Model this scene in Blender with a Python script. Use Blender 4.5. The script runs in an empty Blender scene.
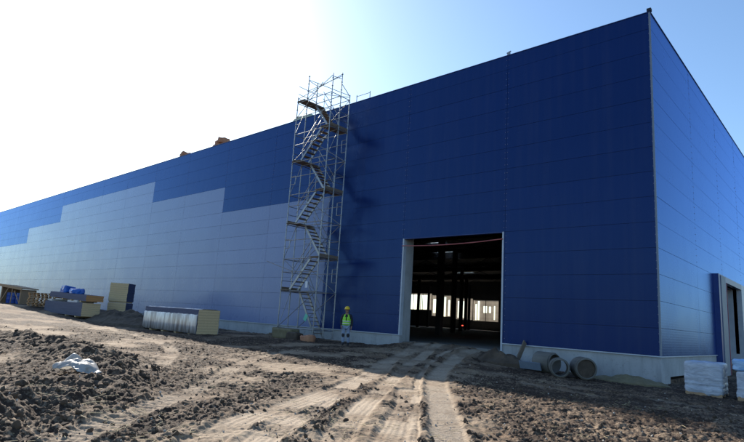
import bpy, bmesh, math, random
import numpy as np
from mathutils import Vector, Matrix, Quaternion, noise as mnoise
random.seed(7); RNG = np.random.default_rng(11)
R = math.radians
scene = bpy.context.scene
COL = scene.collection
H = 13.73            # height of the cladding above its bottom edge (z = 0)

# ------------------------------------------------------------------ object helpers
def tag(o, label=None, cat=None, group=None, kind=None):
    if label: o['label'] = label
    if cat: o['category'] = cat
    if group: o['group'] = group
    if kind: o['kind'] = kind
    return o

def thing(name, label, cat, loc=(0, 0, 0), rz=0, group=None):
    o = bpy.data.objects.new(name, None); COL.objects.link(o)
    o.empty_display_size = .3
    o.location = loc; o.rotation_euler = (0, 0, rz)
    return tag(o, label, cat, group)

def link(name, me, mat, parent=None, smooth=False):
    o = bpy.data.objects.new(name, me); COL.objects.link(o)
    if mat:
        for m in (mat if isinstance(mat, (list, tuple)) else [mat]): me.materials.append(m)
    if parent: o.parent = parent
    if smooth:
        me.polygons.foreach_set('use_smooth', [True]*len(me.polygons))
    return o

class MB:
    """collects shapes, then links them as one mesh object"""
    def __init__(s): s.v = []; s.f = []; s.mi = []
    def add(s, vs, fs, mi=0):
        b = len(s.v); s.v += [tuple(v) for v in vs]; s.f += [tuple(i+b for i in f) for f in fs]; s.mi += [mi]*len(fs); return s
    def box(s, x0, x1, y0, y1, z0, z1, mi=0):
        vs = [(x0,y0,z0),(x1,y0,z0),(x1,y1,z0),(x0,y1,z0),(x0,y0,z1),(x1,y0,z1),(x1,y1,z1),(x0,y1,z1)]
        return s.add(vs, [(3,2,1,0),(4,5,6,7),(0,1,5,4),(1,2,6,5),(2,3,7,6),(3,0,4,7)], mi)
    def obox(s, M, sx, sy, sz, mi=0):
        vs = [M @ Vector((x*sx/2, y*sy/2, z*sz/2)) for z in (-1,1) for y in (-1,1) for x in (-1,1)]
        return s.add(vs, [(0,2,3,1),(4,5,7,6),(0,1,5,4),(1,3,7,5),(3,2,6,7),(2,0,4,6)], mi)
    def tube(s, a, b, r, n=8, mi=0, r2=None):
        a, b = Vector(a), Vector(b); d = (b-a).normalized(); r2 = r if r2 is None else r2
        u = d.orthogonal().normalized(); w = d.cross(u)
        vs = [];
        for p, q in ((a, r), (b, r2)):
            for i in range(n):
                t = 2*math.pi*i/n; vs.append(p+(u*math.cos(t)+w*math.sin(t))*q)
        fs = [(i, (i+1) % n, n+(i+1) % n, n+i) for i in range(n)]
        fs += [tuple(range(n-1, -1, -1)), tuple(range(n, 2*n))]
        return s.add(vs, fs, mi)
    def bar(s, a, b, w, h, mi=0):
        a, b = Vector(a), Vector(b); d = b-a; L = d.length
        q = d.to_track_quat('X', 'Z')
        M = Matrix.Translation((a+b)/2) @ q.to_matrix().to_4x4()
        return s.obox(M, L, w, h, mi)
    def sphere(s, c, r, seg=10, rings=7, sc=(1, 1, 1), mi=0):
        c = Vector(c); vs = [c+Vector((0, 0, r*sc[2]))]
        for i in range(1, rings):
            t = math.pi*i/rings
            for j in range(seg):
                p = 2*math.pi*j/seg
                vs.append(c+Vector((r*sc[0]*math.sin(t)*math.cos(p), r*sc[1]*math.sin(t)*math.sin(p), r*sc[2]*math.cos(t))))
        vs.append(c-Vector((0, 0, r*sc[2]))); fs = []
        for j in range(seg): fs.append((0, 1+j, 1+(j+1) % seg))
        for i in range(rings-2):
            for j in range(seg):
                a = 1+i*seg+j; b = 1+i*seg+(j+1) % seg; fs.append((a, a+seg, b+seg, b))
        l = len(vs)-1; o = 1+(rings-2)*seg
        for j in range(seg): fs.append((l, o+(j+1) % seg, o+j))
        return s.add(vs, fs, mi)
    def build(s, name, mat, parent=None, smooth=False, bevel=0):
        me = bpy.data.meshes.new(name); me.from_pydata(s.v, [], s.f)
        if any(s.mi): me.polygons.foreach_set('material_index', s.mi)
        me.update()
        if bevel:
            bm = bmesh.new(); bm.from_mesh(me)
            bmesh.ops.bevel(bm, geom=[e for e in bm.edges if e.calc_face_angle(0) > .6], offset=bevel, segments=2, affect='EDGES', clamp_overlap=True)
            bm.to_mesh(me); bm.free()
        return link(name, me, mat, parent, smooth)

def crumpled(name, mat, parent, size, sub=5, amp=.05, freq=3, seed=0, flat=0.0, smooth=True, taper=0, post=None):
    """a soft box: subdivided, rounded and wrinkled"""
    bm = bmesh.new(); bmesh.ops.create_cube(bm, size=2)
    bmesh.ops.subdivide_edges(bm, edges=bm.edges[:], cuts=2**sub//2-1, use_grid_fill=True)
    sx, sy, sz = size
    for v in bm.verts:
        c = v.co.copy()
        n = max(abs(c.x), abs(c.y), abs(c.z)); rr = (abs(c.x)**12+abs(c.y)**12+abs(c.z)**12)**(1/12)
        c = c*(n/rr)
        p = Vector((c.x*sx/2, c.y*sy/2, c.z*sz/2))
        w = mnoise.ridged_multi_fractal(p*freq+Vector((seed, 0, 0)), 1, 2.1, 4, 1, 2)-1.0
        w2 = mnoise.noise(p*freq*.5+Vector((0, seed, 3)))
        k = amp*(w*.6+w2*1.2)
        nn = Vector((c.x/sx, c.y/sy, c.z/sz)).normalized()
        p += nn*k
        if taper: p.x *= 1-taper*(c.z*.5+.5); p.y *= 1-taper*(c.z*.5+.5)
        p.z += sz/2
        if p.z < flat: p.z = flat
        if post: p = post(p)
        v.co = p
    me = bpy.data.meshes.new(name); bm.to_mesh(me); bm.free()
    return link(name, me, mat, parent, smooth)

# ------------------------------------------------------------------ materials
class NT:
    def __init__(s, name):
        s.m = bpy.data.materials.new(name); s.m.use_nodes = True
        s.t = s.m.node_tree; s.n = s.t.nodes; s.l = s.t.links
        s.b = s.n['Principled BSDF']; s.out = s.n['Material Output']
    def new(s, t, **k):
        n = s.n.new(t)
        for a, v in k.items(): setattr(n, a, v)
        return n
    def put(s, sock, v):
        if hasattr(v, 'node'): s.l.new(v, sock)
        elif v is not None: sock.default_value = v
    def coord(s, which='Object'): return s.new('ShaderNodeTexCoord').outputs[which]
    def mapping(s, v, scale=(1, 1, 1), loc=(0, 0, 0)):
        m = s.new('ShaderNodeMapping'); s.l.new(v, m.inputs[0]); m.inputs['Scale'].default_value = scale; m.inputs['Location'].default_value = loc
        return m.outputs[0]
    def noise(s, v, scale, detail=4, rough=.55, dist=0):
        n = s.new('ShaderNodeTexNoise'); s.put(n.inputs['Vector'], v); n.inputs['Scale'].default_value = scale
        n.inputs['Detail'].default_value = detail; n.inputs['Roughness'].default_value = rough; n.inputs['Distortion'].default_value = dist
        return n.outputs['Fac']
    def ramp(s, f, stops):
        r = s.new('ShaderNodeValToRGB'); s.put(r.inputs[0], f); e = r.color_ramp.elements
        while len(e) < len(stops): e.new(.5)
        for q, (p, c) in zip(e, stops):
            q.position = p; q.color = (c, c, c, 1) if isinstance(c, (int, float)) else tuple(c)+(1,)
        return r.outputs[0]
    def mix(s, f, a, b):
        m = s.new('ShaderNodeMix', data_type='RGBA'); s.put(m.inputs[0], f)
        for i, v in ((6, a), (7, b)):
            if not hasattr(v, 'node'): v = tuple(v)+(1,) if len(v) == 3 else v
            s.put(m.inputs[i], v)
        return m.outputs[2]
    def math(s, op, a, b=None, clamp=False):
        m = s.new('ShaderNodeMath', operation=op, use_clamp=clamp); s.put(m.inputs[0], a)
        if b is not None: s.put(m.inputs[1], b)
        return m.outputs[0]
    def bump(s, h, strength=.3, dist=.01, prev=None):
        b = s.new('ShaderNodeBump'); s.put(b.inputs['Height'], h); b.inputs['Strength'].default_value = strength; b.inputs['Distance'].default_value = dist
        if prev is not None: s.l.new(prev, b.inputs['Normal'])
        return b.outputs[0]
    def set(s, **k):
        for a, v in k.items(): s.put(s.b.inputs[a.replace('_', ' ')], v if not (isinstance(v, tuple) and len(v) == 3) else v+(1,))
        return s

def simple(name, c1, c2, scale=8, rough=.8, metal=0, bump=.2, bdist=.005, detail=5, stretch=(1, 1, 1), **k):
    t = NT(name); v = t.mapping(t.coord(), stretch)
    f = t.noise(v, scale, detail)
    t.set(Base_Color=t.mix(t.ramp(f, [(.3, 0), (.7, 1)]), c1, c2), Roughness=rough, Metallic=metal)
    if bump: t.set(Normal=t.bump(t.noise(v, scale*3, 4), bump, bdist))
    t.set(**k)
    return t.m

def cladding_mat(name, col, rough=.3, tint=(1, 1, 1), ior=1.6):
    t = NT(name); v = t.coord()
    big = t.noise(t.mapping(v, (.35, .35, 1.2)), .7, 3)
    streak = t.noise(t.mapping(v, (1.3, 1.3, .06)), 2.5, 4)
    dust = t.ramp(streak, [(.45, 0), (.8, 1)])
    c = t.mix(t.math('MULTIPLY', dust, .05), col, (.25, .24, .23))
    c = t.mix(t.math('MULTIPLY', t.ramp(big, [(.35, 0), (.7, 1)]), .25), c, tuple(x*.8 for x in col))
    isl = t.new('ShaderNodeNewGeometry').outputs['Random Per Island']        # every panel left the coating line a shade apart
    c = t.mix(t.math('MULTIPLY', isl, .22), c, tuple(x*.55 for x in col))
    rg = t.math('ADD', t.math('MULTIPLY', t.noise(t.mapping(v, (.6, .6, .3)), 1.3, 4), .14), rough-.07)
    # oil canning: long soft waves in the thin sheet, plus its fine horizontal micro ribs
    n1 = t.bump(t.noise(t.mapping(v, (.16, .16, .9)), 1.0, 1.5), .2, .02)
    w = t.new('ShaderNodeTexWave', wave_type='BANDS', bands_direction='Z'); t.l.new(v, w.inputs[0]); w.inputs['Scale'].default_value = 3.2
    n2 = t.bump(w.outputs['Fac'], .12, .002, n1)
    t.set(Base_Color=c, Roughness=.6, Specular_IOR_Level=0.0, Normal=n2)
    # coloured lacquer: a tinted gloss that strengthens towards grazing view
    gl = t.new('ShaderNodeBsdfGlossy'); gl.inputs['Color'].default_value = tint+(1,); t.put(gl.inputs['Roughness'], rg); t.l.new(n2, gl.inputs['Normal'])
    fr_ = t.new('ShaderNodeFresnel'); fr_.inputs['IOR'].default_value = ior; t.l.new(n2, fr_.inputs['Normal'])
    mx = t.new('ShaderNodeMixShader'); t.l.new(t.math('SUBTRACT', t.math('MULTIPLY', fr_.outputs[0], 1.55), .04, True), mx.inputs[0]); t.l.new(t.b.outputs[0], mx.inputs[1]); t.l.new(gl.outputs[0], mx.inputs[2]); t.l.new(mx.outputs[0], t.out.inputs[0])
    return t.m

BLUE = cladding_mat('deep blue coated steel', (.003, .016, .105), .26, (.33, .54, 1.0), 1.6)
LIGHT = cladding_mat('pale blue grey coated steel', (.195, .24, .43), .28, (.72, .84, 1.0), 1.55)
SEAL = simple('dark joint seal', (.012, .016, .035), (.02, .025, .05), 4, .8, bump=0)
FLASH = simple('pale coated flashing', (.42, .47, .55), (.52, .56, .62), 3, .4, bump=.05)
TRIM = simple('dull zinc trim', (.15, .19, .25), (.20, .24, .29), 3, .5, bump=.05)
FLASHB = simple('blue coated flashing', (.016, .05, .22), (.012, .04, .18), 3, .35, bump=.05)
SCREW = simple('screw heads', (.30, .26, .34), (.22, .2, .28), 20, .4, .5, bump=0)
INNER = simple('inner liner sheet', (.10, .10, .10), (.13, .13, .13), 2, .6, bump=.05)
SLAB = simple('dusty concrete slab', (.16, .15, .14), (.24, .23, .21), .6, .85, bump=.2)
STEEL = simple('dark primed steel', (.10, .10, .105), (.07, .07, .075), 3, .6, bump=.1)
def concrete_mat(name, a, b):
    t = NT(name); v = t.coord()
    f = t.noise(v, .9, 6, .6); st = t.noise(t.mapping(v, (2.2, 2.2, .25)), 1.6, 5)
    c = t.mix(t.ramp(f, [(.35, 0), (.68, 1)]), a, b)
    c = t.mix(t.math('MULTIPLY', t.ramp(st, [(.52, 0), (.75, 1)]), .45), c, tuple(x*.45 for x in a))
    spl = t.noise(t.mapping(v, (1, 1, 1)), 14, 3)
    c = t.mix(t.math('MULTIPLY', t.ramp(spl, [(.6, 0), (.72, 1)]), .35), c, (.13, .10, .07))
    pores = t.noise(v, 60, 3)
    t.set(Base_Color=c, Roughness=.85, Normal=t.bump(pores, .3, .004, t.bump(f, .3, .02)))
    return t.m
CONC = concrete_mat('cast concrete', (.34, .35, .36), (.45, .46, .47))
RING = concrete_mat('ring concrete', (.12, .11, .095), (.19, .18, .16))
GALV = simple('galvanised tube', (.36, .37, .38), (.24, .25, .26), 9, .42, .75, bump=.1, bdist=.002)
GALVD = simple('weathered galvanised tube', (.22, .22, .23), (.30, .30, .31), 9, .5, .6, bump=.1, bdist=.002)
PLANK = simple('weathered deck boards', (.135, .10, .07), (.20, .155, .11), 5, .8, bump=.4, stretch=(1, 5, 5))
WOOD = simple('rough sawn timber', (.33, .20, .11), (.46, .30, .17), 4, .75, bump=.4, stretch=(.6, 6, 6))
ORANGEW = simple('orange panel edge', (.42, .20, .07), (.50, .26, .10), 6, .75, bump=.3, stretch=(1, 1, 6))
WOOL = simple('yellow mineral wool core', (.60, .43, .23), (.68, .51, .30), 10, .95, bump=.6, bdist=.01, stretch=(1, 1, 5))
TARP = simple('blue tarpaulin', (.015, .09, .42), (.03, .16, .55), 4, .35, bump=.3, bdist=.01)
DRUM = simple('blue plastic', (.012, .06, .32), (.016, .08, .38), 3, .35, bump=.05)
def foil_mat():
    t = NT('creased silver foil wrap'); v = t.coord()
    s1 = t.noise(t.mapping(v, (9, 9, .9)), 1.3, 5, .65, .6); s2 = t.noise(t.mapping(v, (2.2, 2.2, .35)), 1.0, 3)
    c = t.mix(t.ramp(s1, [(.38, 0), (.62, 1)]), (.42, .40, .41), (.74, .72, .72))
    c = t.mix(t.math('MULTIPLY', t.ramp(s2, [(.46, 0), (.58, 1)]), .75), c, (.20, .155, .145))
    t.set(Base_Color=c, Roughness=.32, Metallic=.2, Normal=t.bump(s1, .7, .03))
    return t.m
FOIL = foil_mat()
GREYP = simple('grey blue panel edges', (.075, .085, .135), (.11, .12, .185), 1.5, .75, bump=.2, stretch=(.3, .3, 12), Specular_IOR_Level=.12)
def film_mat(name, a, b):
    t = NT(name); v = t.coord()
    f = t.noise(t.mapping(v, (1, 1, 3)), 3.5, 6, .6, .8)
    t.set(Base_Color=t.mix(t.ramp(f, [(.35, 0), (.65, 1)]), a, b), Roughness=.35, Normal=t.bump(f, .8, .04))
    return t.m
FILM = film_mat('white stretch film', (.38, .41, .48), (.56, .59, .66))
FILMB = film_mat('pale blue stretch film', (.22, .42, .72), (.42, .6, .82))
def plastic_mat():
    t = NT('thin white plastic sheet'); v = t.coord(); q = t.noise(v, 5, 5)
    c = t.mix(t.ramp(t.noise(v, 9, 5), [(.52, 0), (.7, 1)]), (.62, .60, .57), (.34, .29, .23))
    t.set(Base_Color=c, Roughness=.4, Normal=t.bump(q, .5, .03))
    tr_ = t.new('ShaderNodeBsdfTranslucent'); tr_.inputs[0].default_value = (.72, .70, .66, 1); mx = t.new('ShaderNodeMixShader'); mx.inputs[0].default_value = .5
    t.l.new(t.b.outputs[0], mx.inputs[1]); t.l.new(tr_.outputs[0], mx.inputs[2]); t.l.new(mx.outputs[0], t.out.inputs[0]); return t.m
PLASTIC = plastic_mat()
FOAM = simple('white foam', (.5, .5, .5), (.58, .58, .58), 6, .8)
REDB = simple('reddish brown sacking', (.36, .15, .085), (.50, .25, .14), 2.5, .85, bump=.5, bdist=.03)
GREENP = simple('pale green packaging', (.40, .46, .33), (.5, .55, .42), 3, .6)
RED = simple('red painted cable', (.42, .10, .10), (.48, .14, .13), 6, .5, bump=0)

# ------------------------------------------------------------------ camera (solved from the building's edges)
C = Vector((5.6266, -22.0624, .666))
yaw, pit, rol, fpx = -.745131, .180594, .0625136, 537.977
f = Vector((math.sin(yaw)*math.cos(pit), math.cos(yaw)*math.cos(pit), math.sin(pit)))
r0 = Vector((math.cos(yaw), -math.sin(yaw), 0)); u0 = r0.cross(f)
r_ = r0*math.cos(rol)+u0*math.sin(rol); u_ = -r0*math.sin(rol)+u0*math.cos(rol)
cd = bpy.data.cameras.new('camera'); cam = bpy.data.objects.new('camera', cd); COL.objects.link(cam)
Mx = Matrix((r_, u_, -f)).transposed().to_4x4(); Mx.translation = C
cam.matrix_world = Mx
cd.sensor_width = 36; cd.lens = fpx/744*36; cd.clip_start = .1; cd.clip_end = 6000
scene.camera = cam

# ------------------------------------------------------------------ light
SUN_EL, SUN_AZ = R(30.0), R(-70.2)             # azimuth from +Y towards +X
sdir = Vector((math.sin(SUN_AZ)*math.cos(SUN_EL), math.cos(SUN_AZ)*math.cos(SUN_EL), math.sin(SUN_EL)))
sl = bpy.data.lights.new('sun', 'SUN'); sl.energy = 5.0; sl.angle = R(.5); sl.color = (1, .93, .82)
so = bpy.data.objects.new('sun', sl); COL.objects.link(so); so.rotation_euler = sdir.to_track_quat('Z', 'Y').to_euler(); so.location = (-40, 20, 60)
w = bpy.data.worlds.new('World'); scene.world = w; w.use_nodes = True
wn = w.node_tree; sky = wn.nodes.new('ShaderNodeTexSky'); sky.sky_type = 'NISHITA'; sky.sun_disc = False
sky.sun_elevation = SUN_EL; sky.sun_rotation = SUN_AZ; sky.air_density = 1.0; sky.dust_density = .8; sky.ozone_density = 1.5; sky.altitude = 100
wb = wn.nodes.new('ShaderNodeMix'); wb.data_type = 'RGBA'; wb.blend_type = 'MULTIPLY'; wb.inputs[0].default_value = 1; wb.inputs[7].default_value = (.86, 1.02, 1.13, 1)   # the camera's cool white balance
bg = wn.nodes['Background']; wn.links.new(sky.outputs[0], wb.inputs[6]); wn.links.new(wb.outputs[2], bg.inputs[0]); bg.inputs[1].default_value = .105
vs = scene.view_settings; vs.view_transform = 'Standard'; vs.look = 'None'; vs.gamma = 1; vs.use_curve_mapping = False; vs.exposure = .85
scene.render.engine = 'CYCLES'

# ------------------------------------------------------------------ ground
def perlin(x, y, seed=0):
    xi = np.floor(x).astype(np.int64); yi = np.floor(y).astype(np.int64); xf = x-xi; yf = y-yi
    def g(ix, iy, dx, dy):
        h = (ix*374761393+iy*668265263+seed*974711) & 0xffffffff
        h = ((h ^ (h >> 13))*1274126177) & 0xffffffff; h = h ^ (h >> 16)
        a = (h & 0xffff)/65536.0*2*np.pi
        return np.cos(a)*dx+np.sin(a)*dy
    u = xf*xf*xf*(xf*(xf*6-15)+10); v = yf*yf*yf*(yf*(yf*6-15)+10)
    a = g(xi, yi, xf, yf)*(1-u)+g(xi+1, yi, xf-1, yf)*u
    b = g(xi, yi+1, xf, yf-1)*(1-u)+g(xi+1, yi+1, xf-1, yf-1)*u
    return (a*(1-v)+b*v)*1.5
def fbm(x, y, fr, oct=4, seed=0, gain=.5):
    s = 0*x; a = 1
    for i in range(oct): s = s+a*perlin(x*fr, y*fr, seed+i*17); a *= gain; fr *= 2.03
    return s
def sstep(a, b, x): t = np.clip((x-a)/(b-a), 0, 1); return t*t*(3-2*t)
def spline(pts, n=14):
    P = [np.array(p, float) for p in pts]; P = [2*P[0]-P[1]]+P+[2*P[-1]-P[-2]]; out = []
    for i in range(1, len(P)-2):
        for t in np.linspace(0, 1, n, endpoint=False):
            out.append(.5*((2*P[i])+(-P[i-1]+P[i+1])*t+(2*P[i-1]-5*P[i]+4*P[i+1]-P[i+2])*t*t+(-P[i-1]+3*P[i]-3*P[i+1]+P[i+2])*t**3))
    out.append(P[-2]); return np.array(out)
def pathdist(x, y, pts):
    best = np.full(x.shape, 1e9); arc = np.zeros(x.shape); side = np.zeros(x.shape); s0 = 0
    for a, b in zip(pts[:-1], pts[1:]):
        d = b-a; L = np.hypot(*d)
        t = np.clip(((x-a[0])*d[0]+(y-a[1])*d[1])/(L*L), 0, 1)
        ex = x-(a[0]+t*d[0]); ey = y-(a[1]+t*d[1]); q = np.hypot(ex, ey); m = q < best
        best = np.where(m, q, best); arc = np.where(m, s0+t*L, arc); side = np.where(m, np.sign(d[0]*ey-d[1]*ex), side); s0 += L
    return best, arc, side
def macro(x, y):
    x = np.asarray(x, float); y = np.asarray(y, float)
    near = np.interp(x, [-250, -120, -60, -50, -40, -34, -26, -18, -12, -6, -3, 0, 10], [.1, .1, .05, 0, -.4, -.58, -.7, -.62, -.68, -.85, -.97, -1.02, -1.05])
    far = np.interp(x, [-250, -60, -50, -40, -34, -28, -20, -10, 0, 10], [.1, .05, 0, -.42, -.6, -.72, -.82, -.95, -1.0, -1.02])
    k = sstep(-4, -9.5, y); z = near*(1-k)+far*k
    z = z+.45*np.exp(-((x+9.3)/3.0)**4-(np.minimum(y, 0)/3.2)**2)*sstep(-6, -.5, y)      # earth ramp up to the doorway
    return z
TRK = [  # wheel tracks: centre line, width
    (spline([(-11.2, 1.4), (-9.6, -2.5), (-7.73, -6.38), (-4.19, -11.85), (-1.61, -15.71), (-.3, -17.7), (1.5, -20.5)]), 0.50),
    (spline([(-10.4, 1.4), (-8.6, -2.6), (-6.7, -6.38), (-3.25, -11.75), (-.75, -15.4), (.7, -17.3), (2.5, -20)]), 0.42),
    (spline([(-7.6, 1.4), (-7.2, -2.36), (-4.41, -7.75), (-1.53, -11.71), (1.05, -15.15), (3.5, -18.5)]), 0.50),
    (spline([(-8.2, 1.2), (-7.9, -2.6), (-4.95, -7.9), (-2.05, -11.9), (.55, -15.4), (2.9, -18.8)]), 0.17),
    (spline([(-2.9, -11.2), (-1.45, -13.06), (.53, -15.98), (2.1, -18.5)]), 0.42),
    (spline([(-8.0, -5.8), (-5.13, -10.07), (-2.48, -15.21), (-.82, -18.06), (.5, -20.5)]), 0.48),
    (spline([(-12.5, -7), (-10.07, -10.74), (-4.6, -16.0), (-1.45, -19.51), (-.5, -20.8)]), 0.42),
    (spline([(-31, -9), (-22, -9.6), (-15, -11.2), (-9.5, -14.2), (-5.4, -17.2), (-2.8, -19.6)]), 0.42),
    (spline([(-15.5, 9.0), (-12.6, 3.5), (-9.5, -2), (-7, -4.6), (-3, -6), (3, -6.3), (9, -6.0)]), 0.56),
    (spline([(-15.2, 9.0), (-11.6, 3.5), (-8.7, -1.2), (-6.2, -3.6), (-2.6, -4.9), (3, -5.1), (9, -4.9)]), 0.56),
]
BERM = spline([(-17.5, -16.5), (-13.3, -15.7), (-8.9, -16.2), (-5.9, -17.3), (-3.8, -19.0), (-2.9, -20.4)])
def relief(x, y):
    """height, compacted mask, churned mask"""
    x = np.asarray(x, float); y = np.asarray(y, float)
    dC = np.hypot(x-C.x, y-C.y)
    z = macro(x, y)
    z = z+.05*fbm(x, y, .23, 3, 3)*sstep(-.2, -2.5, y)
    trk = np.zeros(x.shape); zt = np.zeros(x.shape)
    near = dC < 60
    zone = np.zeros(x.shape)
    jig = .06*perlin(x*1.3, y*1.3, 91)
    for i, (pts, wd) in enumerate(TRK):
        d = np.full(x.shape, 9.0); s = np.zeros(x.shape); sd = np.ones(x.shape)
        m = near & (x > pts[:, 0].min()-1.5) & (x < pts[:, 0].max()+1.5) & (y > pts[:, 1].min()-1.5) & (y < pts[:, 1].max()+1.5)
        d[m], s[m], sd[m] = pathdist(x[m], y[m], pts)
        d = d+jig*.6
        core = sstep(wd*.72, wd*.42, d); lip = np.exp(-((d-wd*.72)/(.10))**2)
        lug = np.sin(2*np.pi*(s/.14+sd*d*2.4))*.9 if i in (2, 6, 7) else np.sin(2*np.pi*d/.105+1.6*perlin(s*.9, d*0, 5+i))*.45+.45*np.sin(2*np.pi*(s/.12+sd*d*1.2))*sstep(-.1, .3, perlin(s*.5, 0*s, 77+i))                 # chevron lugs
        brk = sstep(-.25, .25, perlin(s*.7, 0*s+i*5.3, 41+i))*.75+.25
        zt = zt*(1-core)+core*(-.028+.007*lug*(.4+brk))+(.032*lip*(1-core)*(.4+perlin(x*4, y*4, 7+i)))
        trk = np.maximum(trk, core*brk*(1, 1, 1, 1, 1, .9, .6, .5, .25, .25)[i])
        if i < 8: zone = np.maximum(zone, (1, 1, 1, 1, 1, .75, .3, .15, 0)[i]*sstep(wd+(.95 if i < 5 else .5), wd*.5, d))
    db, sb, sdb = pathdist(x, y, BERM)
    berm = np.exp(-(db/1.05)**2)*near
    chn = fbm(x, y, .33, 4, 23)
    # right of the tracks the mud is churned all over, elsewhere in patches
    churn = sstep(-.66, .08, chn)
    t2, _, sd2 = pathdist(x, y, TRK[2][0]); right = sstep(0, .5, t2*sd2-.22)*sstep(-2, 1, x+4)
    churn = np.clip(np.maximum(churn, .8*right)+berm*1.2, 0, 1)
    churn = np.maximum(churn*(1-trk), .06)
    churn = churn*(1-.85*zone*sstep(-.25, .2, fbm(x, y, .75, 3, 131)+.05))
    churn = np.clip(np.maximum(churn, berm*1.5*(1-.6*trk)), 0, 1); trk = trk*(1-.8*np.clip(berm*1.4, 0, 1))
    lumps = fbm(x, y, 3.0, 2, 51); fine = fbm(x, y, 9, 3, 61, .6)
    bil = np.abs(perlin(x*6.0, y*6.0, 71))+.6*np.abs(perlin(x*13, y*13, 72))
    shade = sstep(-7.5, -9, y)*.5+.5
    amp = churn*(1-.8*trk)*shade
    z = z+amp*(.032*lumps+.050*(.5-bil)+.018*fine)+(.008*fine+.018*lumps)*(1-trk)
    z = z+zt*near
    z = z+berm*(.27+.17*fbm(x, y, .9, 4, 81, .5))+.25*np.exp(-((x+11)/4)**2-((y+16.2)/1.2)**2)*.6
    return z, trk*(np.array([1.0])), churn
def ghgt(x, y): return float(relief(np.array([x]), np.array([y]))[0][0])
def mz(x, y): return float(macro(np.array([x]), np.array([y]))[0])

def build_ground():
    a0 = math.atan2(f.x, f.y)
    dense = np.linspace(a0-R(41), a0+R(41), 760)
    rest = np.linspace(a0+R(41), a0-R(41)+2*math.pi, 60)[1:-1]
    ang = np.concatenate([dense, rest])
    rad = np.concatenate([[.3, 1.2, 2.5, 4], np.geomspace(5, 34, 700), np.geomspace(34.5, 130, 110), np.geomspace(150, 3500, 16)])
    A, Q = np.meshgrid(ang, rad)
    x = C.x+Q*np.sin(A); y = C.y+Q*np.cos(A)
    x, y = x.ravel(), y.ravel()
    z, trk, chn = relief(x, y)
    ins = (y > .05) & (x < -.05) & (y < 112) & (x > -205)
    z = np.where(ins, np.minimum(z, np.where(y < 1.2, z, -.9)), z)
    z = np.where(ins & (y > .9), -.9, z)
    n, m = len(ang), len(rad)
    i = np.arange(m-1)[:, None]*n; j = np.arange(n)[None, :]; j2 = (j+1) % n
    fa = np.stack([i+j, i+n+j, i+n+j2, i+j2], -1).reshape(-1, 4)
    # close the hole under the camera
    me = bpy.data.meshes.new('ground')
    V = np.vstack([np.stack([x, y, z], -1), [[C.x, C.y, mz(C.x, C.y)]]])
    F = fa.tolist()+[(len(V)-1, k, (k+1) % n) for k in range(n)]
    me.from_pydata(V.tolist(), [], F)
    for nm, d in (('compacted', trk), ('churned', chn)):
        at = me.attributes.new(nm, 'FLOAT', 'POINT'); at.data.foreach_set('value', np.append(d, 0).astype(np.float32))
    me.update()
    return me

def ground_mat():
    t = NT('site mud'); g = t.new('ShaderNodeNewGeometry').outputs['Position']
    def attr(n): a = t.new('ShaderNodeAttribute'); a.attribute_name = n; return a.outputs['Fac']
    trk, chn = attr('compacted'), attr('churned')
    big = t.noise(g, .35, 5, .6); mid = t.noise(g, 2.2, 6, .65); fin = t.noise(g, 14, 5, .65); grit = t.noise(g, 55, 3, .6)
    dry, tan, wet = (.38, .29, .20), (.18, .12, .075), (.043, .026, .017)
    f1 = t.math('ADD', t.math('MULTIPLY', big, .5), t.math('MULTIPLY', mid, .5))
    base = t.mix(t.ramp(f1, [(.44, 0), (.64, 1)]), tan, dry)
    pat = t.math('ADD', t.math('ADD', t.math('MULTIPLY', fin, .55), t.math('MULTIPLY', mid, .45)), t.math('MULTIPLY', t.math('SUBTRACT', chn, .7, True), .16))
    wetf = t.math('MULTIPLY', t.ramp(pat, [(.44, 0), (.55, 1)]), t.ramp(chn, [(.1, .10), (.7, 1)]), True)
    base = t.mix(wetf, base, wet)
    trkc = t.mix(t.ramp(fin, [(.3, 0), (.7, 1)]), (.34, .262, .185), (.46, .37, .275))
    base = t.mix(t.math('MULTIPLY', trk, t.ramp(mid, [(.3, .45), (.55, .95)]), True), base, trkc)
    base = t.mix(t.math('MULTIPLY', t.ramp(grit, [(.55, 0), (.75, 1)]), .35), base, (.10, .08, .06))
    n1 = t.bump(fin, .6, .03); n2 = t.bump(grit, .5, .008, n1)
    t.set(Base_Color=base, Roughness=.92, Specular_IOR_Level=.25, Normal=n2)
    return t.m
MUD = ground_mat()
SOIL = simple('dark damp soil', (.055, .040, .030), (.10, .075, .055), 5, .95, bump=.7, bdist=.03)
CLOD = simple('broken clods', (.040, .026, .017), (.12, .084, .055), 1.2, .95, bump=.6, bdist=.02)
SAND = simple('sandy straw litter', (.15, .125, .07), (.22, .185, .11), 6, .95, bump=.7, bdist=.02)
tag(link('ground', build_ground(), MUD, smooth=True), kind='structure')

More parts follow.
